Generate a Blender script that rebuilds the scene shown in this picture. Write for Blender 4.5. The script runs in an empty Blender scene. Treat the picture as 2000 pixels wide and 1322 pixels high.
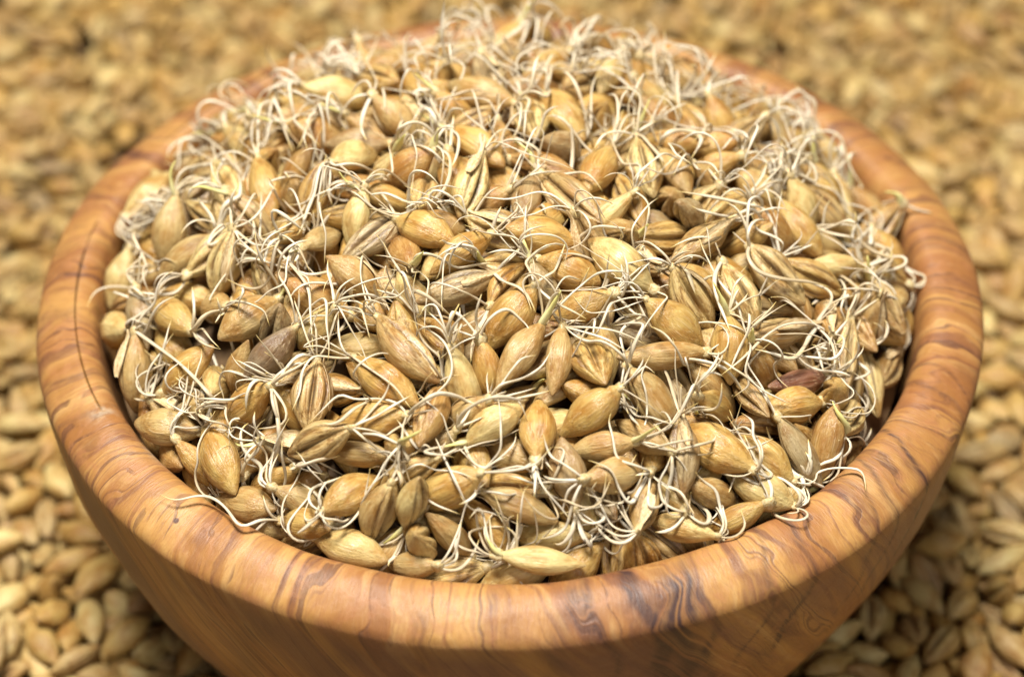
import bpy, math, random
import numpy as np
from mathutils import Vector, Matrix, Euler
from mathutils.kdtree import KDTree

MM = 0.001
rnd = random.Random(7)
rng = np.random.default_rng(11)
scene = bpy.context.scene
col = scene.collection

# ------------------------------------------------------------------ camera, world, lamps, exposure
CAM = np.array([0.36, -188.42, 160.80])                 # mm, rim plane of the bowl is z = 0
PITCH = math.radians(42.171)
cam_data = bpy.data.cameras.new('camera')
cam = bpy.data.objects.new('camera', cam_data)
col.objects.link(cam)
cam.location = [float(v) * MM for v in CAM]
cam.rotation_euler = (math.radians(90) - PITCH, 0, 0)
cam_data.lens = 70
cam_data.sensor_width = 36
cam_data.clip_start = 0.01
cam_data.clip_end = 10
cam_data.dof.use_dof = True
cam_data.dof.focus_distance = 0.219
cam_data.dof.aperture_fstop = 15.0
scene.camera = cam

world = bpy.data.worlds.new('World')
scene.world = world
world.use_nodes = True
wb = world.node_tree.nodes['Background']
wb.inputs[0].default_value = (1.0, 0.95, 0.90, 1)
wb.inputs[1].default_value = 0.04


def area_lamp(name, loc, target, size, power, colour):
    d = bpy.data.lights.new(name, 'AREA')
    d.shape = 'DISK'
    d.size = size
    d.energy = power
    d.color = colour
    o = bpy.data.objects.new(name, d)
    col.objects.link(o)
    o.location = loc
    o.rotation_euler = (Vector(target) - Vector(loc)).to_track_quat('-Z', 'Y').to_euler()
    return o


area_lamp('key_softbox', (-0.055, -0.015, 0.50), (0, 0, 0), 0.18, 6.1, (1.0, 0.965, 0.91))
area_lamp('added_fill', (0.20, -0.46, 0.38), (0, 0, 0), 0.28, 0.95, (1.0, 0.97, 0.94))  # unseen lamp, added to brighten the bowl's wall and the near corners

scene.view_settings.view_transform = 'Standard'
scene.view_settings.look = 'None'
scene.view_settings.exposure = 0.0
scene.view_settings.gamma = 1.0
scene.view_settings.use_curve_mapping = False
scene.render.engine = 'CYCLES'
scene.cycles.use_denoising = True
scene.cycles.max_bounces = 8
scene.cycles.diffuse_bounces = 5


# ------------------------------------------------------------------ small helpers
def link(name, data, parent=None, loc=None):
    o = bpy.data.objects.new(name, data)
    col.objects.link(o)
    if parent is not None:
        o.parent = parent
    if loc is not None:
        o.location = loc
    return o


def tag(o, label=None, category=None, group=None, kind=None):
    if label:
        o['label'] = label
    if category:
        o['category'] = category
    if group:
        o['group'] = group
    if kind:
        o['kind'] = kind
    return o


def mesh_from(name, verts, faces, mat, attrs=(), smooth=True):
    me = bpy.data.meshes.new(name)
    me.from_pydata(np.asarray(verts).tolist(), [], faces if isinstance(faces, list) else faces.tolist())
    for an, kind, vals in attrs:
        a = me.attributes.new(an, kind, 'POINT')
        vals = np.asarray(vals, dtype=np.float32)
        a.data.foreach_set({'FLOAT': 'value', 'FLOAT_VECTOR': 'vector', 'FLOAT_COLOR': 'color'}[kind], vals.ravel())
    me.materials.append(mat)
    if smooth:
        me.polygons.foreach_set('use_smooth', [True] * len(me.polygons))
    me.update()
    return me


class Nodes:
    """Thin wrapper that keeps shader graphs short."""

    def __init__(self, name):
        self.mat = bpy.data.materials.new(name)
        self.mat.use_nodes = True
        self.t = self.mat.node_tree
        self.bsdf = self.t.nodes['Principled BSDF']

    def n(self, kind, **props):
        x = self.t.nodes.new(kind)
        for k, v in props.items():
            setattr(x, k, v)
        return x

    def l(self, a, b):
        self.t.links.new(a, b)

    def put(self, sock, v):
        if hasattr(v, 'is_linked'):
            self.l(v, sock)
        else:
            sock.default_value = v

    def attr(self, name, out='Vector'):
        return self.n('ShaderNodeAttribute', attribute_name=name).outputs[out]

    def scale(self, vec, s):
        m = self.n('ShaderNodeVectorMath', operation='MULTIPLY')
        self.l(vec, m.inputs[0])
        m.inputs[1].default_value = s
        return m.outputs[0]

    def vadd(self, a, b):
        m = self.n('ShaderNodeVectorMath', operation='ADD')
        self.l(a, m.inputs[0])
        self.put(m.inputs[1], b)
        return m.outputs[0]

    def noise(self, vec, scale, detail=3.0, rough=0.55, dist=0.0):
        x = self.n('ShaderNodeTexNoise')
        self.l(vec, x.inputs['Vector'])
        x.inputs['Scale'].default_value = scale
        x.inputs['Detail'].default_value = detail
        x.inputs['Roughness'].default_value = rough
        x.inputs['Distortion'].default_value = dist
        return x.outputs[0]

    def math(self, op, a, b=0.0, c=None, clamp=False):
        x = self.n('ShaderNodeMath', operation=op, use_clamp=clamp)
        self.put(x.inputs[0], a)
        self.put(x.inputs[1], b)
        if c is not None:
            self.put(x.inputs[2], c)
        return x.outputs[0]

    def ramp(self, v, lo, hi):
        x = self.n('ShaderNodeMapRange', interpolation_type='SMOOTHSTEP')
        self.l(v, x.inputs[0])
        x.inputs[1].default_value = lo
        x.inputs[2].default_value = hi
        return x.outputs[0]

    def mix(self, f, a, b, mode='MIX'):
        x = self.n('ShaderNodeMix', data_type='RGBA', blend_type=mode)
        self.put(x.inputs[0], f)
        self.put(x.inputs[6], a)
        self.put(x.inputs[7], b)
        return x.outputs[2]

    def bump(self, h, strength, dist, normal=None):
        x = self.n('ShaderNodeBump')
        x.inputs['Strength'].default_value = strength
        x.inputs['Distance'].default_value = dist
        self.l(h, x.inputs['Height'])
        if normal is not None:
            self.l(normal, x.inputs['Normal'])
        return x.outputs[0]


# ------------------------------------------------------------------ materials
def grain_material(name, from_attr, husk_sprouted):
    m = Nodes(name)
    p = m.attr('lpos')
    if from_attr:
        tone = m.attr('tone', 'Color')
        rv = m.attr('tone', 'Alpha')
    else:
        oi = m.n('ShaderNodeObjectInfo')
        tone = oi.outputs['Color']
        rv = oi.outputs['Random']
    sep = m.n('ShaderNodeSeparateXYZ')
    m.l(p, sep.inputs[0])
    off = m.n('ShaderNodeCombineXYZ')
    for k in range(3):
        m.l(m.math('MULTIPLY', rv, 37.0 + 11 * k), off.inputs[k])
    pv = m.vadd(p, off.outputs[0])
    streak = m.noise(m.scale(pv, (3.0, 0.32, 3.0)), 1.0, 5.0, 0.7, 0.2)
    fine = m.noise(m.scale(pv, (8.5, 0.6, 8.5)), 1.0, 3.0, 0.6, 0.2)
    blot = m.noise(m.scale(pv, (1.1, 1.5, 1.1)), 1.0, 3.0, 0.6, 0.4)
    wrin = m.noise(m.scale(pv, (3.0, 7.0, 3.0)), 1.0, 3.0, 0.6, 0.8)
    c = m.mix(m.ramp(blot, 0.36, 0.68), tone, m.mix(1.0, tone, (0.72, 0.54, 0.36, 1), 'MULTIPLY'))
    # papery straw-grey husk, laid in uneven streaks and mostly on the creased side
    vent = m.ramp(sep.outputs[2], -0.2, 0.75)
    straw = m.mix(0.50, tone, (0.70, 0.55, 0.30, 1))
    sm = m.math('MULTIPLY', m.ramp(streak, 0.42, 0.66), m.math('MULTIPLY_ADD', vent, 0.50, 0.18), clamp=True)
    c = m.mix(sm, c, straw)
    # brown veins
    c = m.mix(m.math('MULTIPLY', m.ramp(streak, 0.47, 0.36), m.math('MULTIPLY_ADD', vent, 0.55, 0.35)), c, m.mix(1.0, tone, (0.42, 0.30, 0.22, 1), 'MULTIPLY'))
    c = m.mix(m.math('MULTIPLY', m.ramp(fine, 0.46, 0.36), m.math('MULTIPLY_ADD', vent, 0.50, 0.25)), c, m.mix(1.0, tone, (0.40, 0.29, 0.21, 1), 'MULTIPLY'))
    c = m.mix(m.math('MULTIPLY', m.ramp(fine, 0.56, 0.68), 0.30), c, (0.74, 0.58, 0.34, 1))
    c = m.mix(m.math('MULTIPLY', m.attr('marg', 'Fac'), m.math('MULTIPLY_ADD', m.ramp(fine, 0.35, 0.6), 0.35, 0.60)), c, (0.085, 0.048, 0.026, 1))
    # ends of the husk: brown beak, pale germ
    c = m.mix(m.math('MULTIPLY', m.ramp(sep.outputs[1], 0.72, 1.02), 0.45), c, (0.24, 0.13, 0.055, 1))
    if husk_sprouted:
        c = m.mix(m.math('MULTIPLY', m.ramp(sep.outputs[1], -0.70, -1.0), 0.40), c, (0.66, 0.50, 0.22, 1))
    m.l(c, m.bsdf.inputs['Base Color'])
    m.bsdf.inputs['Roughness'].default_value = 0.32 if husk_sprouted else 0.46
    m.bsdf.inputs['Specular IOR Level'].default_value = 0.45
    h = m.math('ADD', m.math('MULTIPLY', fine, 0.55), m.math('ADD', m.math('MULTIPLY', streak, 1.0), m.math('MULTIPLY', wrin, 0.22)))
    m.l(m.bump(h, 0.55, 0.00040), m.bsdf.inputs['Normal'])
    return m.mat


def plain_material(name, build):
    m = Nodes(name)
    build(m)
    return m.mat


def _root(m):
    rt = m.attr('rt', 'Fac')
    tc = m.n('ShaderNodeTexCoord').outputs['Object']
    n = m.noise(tc, 700.0, 3.0)
    n2 = m.noise(tc, 160.0, 2.0)
    c = m.mix(m.ramp(n2, 0.35, 0.68), (0.72, 0.645, 0.495, 1), (0.58, 0.475, 0.30, 1))
    c = m.mix(m.math('MULTIPLY', m.ramp(n, 0.55, 0.72), 0.35), c, (0.55, 0.40, 0.20, 1))
    dry = m.n('ShaderNodeObjectInfo').outputs['Random']
    c = m.mix(m.math('MULTIPLY', m.ramp(dry, 0.70, 1.0), 0.45), c, (0.42, 0.29, 0.13, 1))
    c = m.mix(m.math('MULTIPLY', m.ramp(rt, 0.84, 0.98), 0.80), c, (0.72, 0.53, 0.15, 1))
    m.l(c, m.bsdf.inputs['Base Color'])
    m.bsdf.inputs['Roughness'].default_value = 0.38
    m.l(m.bump(n, 0.25, 0.00012), m.bsdf.inputs['Normal'])


def _collar(m):
    tc = m.n('ShaderNodeTexCoord').outputs['Object']
    n = m.noise(tc, 3.0, 3.0)
    c = m.mix(m.ramp(n, 0.4, 0.65), (0.60, 0.49, 0.27, 1), (0.46, 0.31, 0.11, 1))
    m.l(c, m.bsdf.inputs['Base Color'])
    m.bsdf.inputs['Roughness'].default_value = 0.4
    m.l(m.bump(n, 0.4, 0.0002), m.bsdf.inputs['Normal'])


def _shoot(m):
    rt = m.attr('rt', 'Fac')
    c = m.mix(m.ramp(rt, 0.1, 0.8), (0.72, 0.66, 0.34, 1), (0.66, 0.60, 0.20, 1))
    m.l(c, m.bsdf.inputs['Base Color'])
    m.bsdf.inputs['Roughness'].default_value = 0.4


def _flap(m):
    tc = m.n('ShaderNodeTexCoord').outputs['Object']
    n = m.noise(m.scale(tc, (9.0, 1.0, 9.0)), 1.5, 4.0)
    c = m.mix(m.ramp(n, 0.38, 0.66), (0.74, 0.58, 0.33, 1), (0.48, 0.30, 0.12, 1))
    m.l(c, m.bsdf.inputs['Base Color'])
    m.bsdf.inputs['Roughness'].default_value = 0.5
    m.l(m.bump(n, 0.5, 0.0002), m.bsdf.inputs['Normal'])


def _wood(m):
    w = m.attr('wood')                                   # mm round the bowl, mm down the wall squeezed
    stain = m.attr('stain', 'Fac')
    knot = m.attr('knot', 'Fac')
    big = m.noise(w, 0.048, 3.0, 0.5, 1.6)
    mid = m.noise(m.vadd(w, (31.0, 7.0, 3.0)), 0.12, 4.0, 0.55, 1.6)
    fib = m.noise(m.scale(w, (1.0, 1.0, 0.5)), 1.5, 5.0, 0.65, 0.3)
    hair = m.noise(m.scale(w, (1.0, 1.0, 0.35)), 5.5, 3.0, 0.6, 0.1)
    geo = m.n('ShaderNodeTexCoord').outputs['Object']
    mott = m.noise(geo, 420.0, 4.0, 0.65, 0.3)
    arc = m.attr('arc', 'Fac')                           # mm along the rim
    warp = m.noise(m.scale(w, (1.0, 1.0, 1.6)), 0.06, 3.0, 0.55, 0.4)
    arc = m.math('ADD', arc, m.math('MULTIPLY', m.math('SUBTRACT', warp, 0.5), 21.0))
    arc = m.math('ADD', arc, m.math('MULTIPLY', fib, 0.5))

    def rings(scale, detail, seed):
        x = m.n('ShaderNodeTexNoise', noise_dimensions='1D')
        m.l(m.math('ADD', arc, seed), x.inputs['W'])
        x.inputs['Scale'].default_value = scale
        x.inputs['Detail'].default_value = detail
        x.inputs['Roughness'].default_value = 0.6
        return x.outputs[0]
    broad, band, line = rings(0.075, 3.0, 11.0), rings(0.30, 4.0, 71.0), rings(0.62, 2.0, 143.0)
    c = m.mix(m.ramp(broad, 0.36, 0.64), (0.45, 0.235, 0.066, 1), (0.30, 0.125, 0.032, 1))
    c = m.mix(m.math('MULTIPLY', m.ramp(band, 0.49, 0.62), m.math('MULTIPLY_ADD', m.ramp(mid, 0.40, 0.60), 0.65, 0.28)), c, (0.17, 0.068, 0.030, 1))
    c = m.mix(m.math('MULTIPLY', m.ramp(band, 0.46, 0.32), m.math('MULTIPLY_ADD', m.ramp(mid, 0.60, 0.42), 0.50, 0.12)), c, (0.54, 0.32, 0.115, 1))
    c = m.mix(m.math('MULTIPLY', m.ramp(big, 0.50, 0.66), 0.40), c, (0.30, 0.115, 0.038, 1))
    ln = m.math('MULTIPLY', m.ramp(line, 0.385, 0.335), m.ramp(mid, 0.36, 0.50))
    c = m.mix(m.math('MULTIPLY', ln, 0.70), c, (0.095, 0.040, 0.024, 1))
    ln2 = m.ramp(line, 0.63, 0.67)
    c = m.mix(m.math('MULTIPLY', m.math('MULTIPLY', ln2, m.ramp(big, 0.42, 0.58)), 0.50), c, (0.17, 0.068, 0.032, 1))
    c = m.mix(m.math('MULTIPLY', m.ramp(fib, 0.50, 0.34), 0.38), c, (0.30, 0.125, 0.045, 1))
    c = m.mix(m.math('MULTIPLY', m.ramp(fib, 0.54, 0.70), 0.28), c, (0.54, 0.32, 0.125, 1))
    c = m.mix(m.math('MULTIPLY', m.ramp(hair, 0.48, 0.32), 0.32), c, (0.24, 0.10, 0.045, 1))
    c = m.mix(m.math('MULTIPLY', m.ramp(mott, 0.50, 0.66), 0.50), c, (0.38, 0.165, 0.062, 1))
    heart_shade = m.noise(m.scale(w, (1.0, 1.0, 0.8)), 0.09, 4.0, 0.6, 0.8)
    c = m.mix(m.math('MULTIPLY', m.ramp(heart_shade, 0.38, 0.58), m.attr('heart_shade', 'Fac')), c, (0.165, 0.072, 0.048, 1))  # purple heartwood streaks, with the outer wall's shade painted into the colour
    st = m.math('MULTIPLY', stain, m.math('MULTIPLY_ADD', m.ramp(rings(1.3, 3.0, 300.0), 0.40, 0.56), 0.65, 0.35), clamp=True)
    c = m.mix(st, c, (0.060, 0.028, 0.022, 1))
    c = m.mix(m.math('MULTIPLY', knot, m.ramp(mott, 0.35, 0.6)), c, (0.46, 0.38, 0.26, 1))
    # worm pin-holes
    v = m.n('ShaderNodeTexVoronoi')
    m.l(geo, v.inputs['Vector'])
    v.inputs['Scale'].default_value = 330.0
    pin = m.math('MULTIPLY', m.ramp(v.outputs['Distance'], 0.16, 0.08), m.attr('pins', 'Fac'))
    c = m.mix(pin, c, (0.09, 0.035, 0.018, 1))
    m.l(c, m.bsdf.inputs['Base Color'])
    m.bsdf.inputs['Roughness'].default_value = 0.42
    m.l(m.math('MULTIPLY_ADD', fib, 0.22, 0.38), m.bsdf.inputs['Roughness'])
    m.bsdf.inputs['Specular IOR Level'].default_value = 0.5
    h = m.math('ADD', m.math('MULTIPLY', fib, 0.7), m.math('ADD', hair, m.math('MULTIPLY', mott, 0.35)))
    h = m.math('SUBTRACT', h, m.math('MULTIPLY', m.math('ADD', ln, stain), 0.5))
    tool = m.noise(geo, 95.0, 3.0, 0.5, 0.5)
    m.l(m.bump(h, 0.35, 0.00025, m.bump(tool, 0.5, 0.0012)), m.bsdf.inputs['Normal'])


def _table(m):
    tc = m.n('ShaderNodeTexCoord').outputs['Object']
    n = m.noise(tc, 200.0, 4.0)
    c = m.mix(m.ramp(n, 0.4, 0.65), (0.10, 0.055, 0.022, 1), (0.20, 0.12, 0.05, 1))
    m.l(c, m.bsdf.inputs['Base Color'])
    m.bsdf.inputs['Roughness'].default_value = 0.8


M_GRAIN = grain_material('sprouted_husk', False, True)
M_GRAIN_S = grain_material('sprouted_husk_mass', True, True)
M_DRY = grain_material('dry_husk', False, False)
M_DRY_S = grain_material('dry_husk_mass', True, False)
M_ROOT = plain_material('rootlet', _root)
M_COLLAR = plain_material('root_collar', _collar)
M_SHOOT = plain_material('shoot', _shoot)
M_FLAP = plain_material('husk_paper', _flap)
M_WOOD = plain_material('olive_wood', _wood)
M_TABLE = plain_material('table_wood', _table)

TONES = {
    'gold': (0.51, 0.328, 0.094), 'pale': (0.61, 0.462, 0.185), 'tan': (0.47, 0.324, 0.125),
    'grey': (0.37, 0.270, 0.130), 'brown': (0.42, 0.246, 0.074), 'dark': (0.22, 0.150, 0.085),
    'purple': (0.26, 0.120, 0.075)}
TONE_WORD = {'gold': 'golden', 'pale': 'pale straw', 'tan': 'tan', 'grey': 'greyish', 'brown': 'brown',
             'dark': 'dark grey', 'purple': 'reddish purple'}


def tone_of(name, jitter=0.07):
    r, g, b = TONES[name]
    k = 1 + rnd.uniform(-jitter, jitter)
    w = rnd.uniform(-0.04, 0.04)
    return (r * k, g * k * (1 + w), b * k * (1 + 2 * w), 1.0)


# ------------------------------------------------------------------ the table and the bowl
GROUND = -54.0
pl = 0.6
table = link('table', mesh_from('table', [(-pl, -pl, 0), (pl, -pl, 0), (pl, pl, 0), (-pl, pl, 0)], [[0, 1, 2, 3]], M_TABLE),
             loc=(0, 0, GROUND * MM))
tag(table, kind='structure')

PROFILE = [(0, -54), (16, -54), (33, -53.6), (36.5, -52.2), (40, -49), (45.3, -41), (50, -32), (53.5, -23.5), (56, -15), (57.4, -8),
           (57.95, -3.6), (58.1, -1.2), (57.95, -0.2), (57.3, 0.65), (56.0, 1.5), (54.6, 2.1), (53.0, 2.4), (51.7, 2.1), (50.7, 1.1),
           (50.2, -0.6), (49.9, -3), (49.2, -8), (47.0, -15), (41.5, -24), (35, -33), (24, -40), (12, -43), (0, -44)]
EDGE = 12                                               # index of the outer edge of the rim


def catmull(pts, k):
    p = np.array([pts[0]] + list(pts) + [pts[-1]], float)
    out = []
    for i in range(1, len(p) - 2):
        for j in range(k):
            t = j / k
            a, b, c, d = p[i - 1], p[i], p[i + 1], p[i + 2]
            out.append(0.5 * (2 * b + (c - a) * t + (2 * a - 5 * b + 4 * c - d) * t * t + (3 * b - a - 3 * c + d) * t ** 3))
    out.append(p[-2])
    return np.array(out)


def build_bowl():
    k = 5
    prof = catmull(PROFILE, k)
    prof[:, 0] = np.maximum(prof[:, 0], 0)
    s = np.concatenate([[0], np.cumsum(np.hypot(*np.diff(prof, axis=0).T))])
    s -= s[EDGE * k]
    nth = 720
    th = np.linspace(0, 2 * np.pi, nth, endpoint=False)
    TH, I = np.meshgrid(th, np.arange(1, len(prof) - 1))
    r0 = prof[I, 0]
    z0 = prof[I, 1]
    ss = s[I]
    # a hand-turned, slightly uneven rim and wall
    wob = 0.35 * np.sin(2 * TH + 0.6) + 0.22 * np.sin(3 * TH + 2.0) + 0.10 * np.sin(7 * TH + 1.0)
    rimw = np.exp(-((ss - 4.0) / 7.0) ** 2)
    thick = 0.75 * np.sin(TH + 2.5) + 0.45 * np.sin(5 * TH + 0.4) + 0.22 * np.sin(11 * TH + 2.0)
    r = r0 * (1 + 0.006 * wob) + rimw * np.where(ss > 6, -thick * 0.5, 0.25 * thick)
    z = z0 + rimw * (0.22 * np.sin(4 * TH + 0.9) + 0.14 * np.sin(9 * TH) + 0.25 * np.sin(TH + 1.0))
    z += rimw * 0.10 * np.sin(23 * TH + 1.5 * np.sin(3 * TH))
    wallw = np.clip(-ss / 10.0, 0, 1)
    r += wallw * (0.25 * np.sin(6 * TH + 0.12 * ss) + 0.12 * np.sin(17 * TH - 0.2 * ss))
    V = np.stack([r * np.cos(TH), r * np.sin(TH), z], -1)
    # figure coordinates; the wood fibre runs down the wall and swirls a little with depth
    twist = TH + 0.010 * np.minimum(ss, 0) + 0.05 * np.sin(3 * TH)
    W = np.stack([58 * np.cos(twist), 58 * np.sin(twist), np.where(ss > 0, ss * 0.42, ss * 0.22)], -1)
    deg = np.degrees(TH)

    def band(centre, width, lo, hi, lean=0.0, amp=0.6):
        d = (deg - centre - lean * ss - amp * np.sin(ss * 0.55 + centre) + 180) % 360 - 180
        return np.exp(-(d / width) ** 2) * np.clip((ss - lo) / 2.5, 0, 1) * np.clip((hi - ss) / 2.5, 0, 1)
    stain = np.zeros_like(TH)
    for c, w, k_, lo, hi, lean in ((285.3, 0.80, 1.8, -60, 9.5, -0.22), (288.5, 2.1, 1.0, -60, 6.5, -0.12), (291.5, 0.6, 0.6, -60, 8, -0.1),
                                   (280.0, 0.4, 0.7, -60, 9.5, -0.25), (278.0, 1.2, 0.35, -2, 8, 0.0), (275.5, 1.4, 0.42, -30, 7, 0.1),
                                   (268.0, 0.8, 0.28, -20, 9, 0.0), (261.0, 1.1, 0.30, -40, 5, 0.2), (304.0, 0.5, 0.75, -14, 12, 0.22),
                                   (299.0, 0.35, 0.6, -14, 12, 0.22), (314.0, 0.35, 0.6, -14, 12, 0.22), (317.5, 0.35, 0.7, -14, 12, 0.22), (323.5, 0.36, 1.0, -14, 12, 0.30), (323.0, 0.9, 0.30, -60, 6, 0.1),
                                   (334.0, 0.45, 0.55, -50, 13, 0.35), (338.0, 0.3, 0.5, -3, 13, 0.25), (341.0, 1.6, 0.25, -60, 5, 0.1),
                                   (302.0, 2.4, 0.30, -60, -1, 0.1), (254.0, 2.0, 0.30, -60, -2, 0.2), (243.0, 2.4, 0.34, -60, -2, 0.3),
                                   (232.0, 1.5, 0.28, -60, -2, 0.3), (222.0, 2.6, 0.30, -60, -1, 0.3), (207.0, 0.4, 0.30, -8, 12, 0.2),
                                   (200.0, 0.4, 0.34, -8, 12, 0.2), (195.0, 0.5, 0.28, -8, 12, 0.2), (188.0, 0.4, 0.22, -8, 12, 0.1),
                                   (30.0, 1.2, 0.35, -5, 12, 0.2), (41.0, 0.9, 0.5, -5, 12, -0.3), (15.0, 0.4, 0.3, -5, 12, 0.2)):
        stain += k_ * band(c, w, lo, hi, lean)
    knots = np.zeros_like(TH)
    for c, q, a, b in ((218.5, 9.0, 2.0, 1.6), (209.0, 6.0, 1.6, 1.6)):
        knots += np.exp(-(((deg - c) / a) ** 2 + ((ss - q) / b) ** 2)) * 0.7
    dk = np.exp(-(((deg - 288.0) / 2.2) ** 2 + ((ss - 2.5) / 2.6) ** 2))
    stain += 0.8 * dk * (0.6 + 0.4 * np.sin(ss * 3 + deg * 4))
    pins = np.clip(np.exp(-(((deg - 231.0) / 5.0) ** 2 + ((ss - 3.0) / 4.0) ** 2)) * 2.4 - 0.5, 0, 1)
    nr = TH.shape[0]
    verts = V.reshape(-1, 3)
    idx = np.arange(nr * nth).reshape(nr, nth)
    a, b = idx[:-1], np.roll(idx[:-1], -1, axis=1)
    c_, d_ = np.roll(idx[1:], -1, axis=1), idx[1:]
    faces = np.stack([a, b, c_, d_], -1).reshape(-1, 4).tolist()
    verts = np.concatenate([verts, [[0, 0, prof[0, 1]], [0, 0, prof[-1, 1]]]])
    n0 = nr * nth
    faces += [[n0, int(idx[0, (j + 1) % nth]), int(idx[0, j])] for j in range(nth)]
    faces += [[n0 + 1, int(idx[-1, j]), int(idx[-1, (j + 1) % nth])] for j in range(nth)]
    pad = lambda x, n: np.concatenate([x.reshape(-1, n), np.zeros((2, n))]) if n > 1 else np.concatenate([x.ravel(), [0, 0]])
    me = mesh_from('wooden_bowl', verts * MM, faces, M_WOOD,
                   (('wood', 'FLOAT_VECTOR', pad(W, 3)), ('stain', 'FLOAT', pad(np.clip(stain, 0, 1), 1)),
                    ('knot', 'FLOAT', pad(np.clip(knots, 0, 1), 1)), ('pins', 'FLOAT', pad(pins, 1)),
                    ('heart_shade', 'FLOAT', pad(np.clip(-(ss - 1.0) / 5.0, 0.0, 0.80), 1)),
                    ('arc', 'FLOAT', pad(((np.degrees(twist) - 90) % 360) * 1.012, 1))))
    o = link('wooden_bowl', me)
    tag(o, 'thick rimmed olive wood bowl with dark figured grain, heaped with sprouted barley', 'bowl')
    return o


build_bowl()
WALL_Z = np.array([p[1] for p in PROFILE[19:]][::-1] + [1.1, 2.1, 3.2, 4.6], float)
WALL_R = np.array([p[0] for p in PROFILE[19:]][::-1] + [50.7, 51.7, 53.0, 55.5], float)
OUT_Z = np.array([p[1] for p in PROFILE[1:13]], float)
OUT_R = np.array([p[0] for p in PROFILE[1:13]], float)


def dome(x, y):
    """Height in mm of the skin of the heap."""
    return 0.3 + 21.5 * (1 - (np.hypot(x, y) / 52) ** 2.6)


def dome_normal(x, y):
    r = np.maximum(np.hypot(x, y), 1e-6)
    g = 21.5 * 2.6 * (r / 52) ** 1.6 / 52
    n = np.stack([g * x / r, g * y / r, np.ones_like(r)], -1)
    return n / np.linalg.norm(n, axis=-1, keepdims=True)


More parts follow.
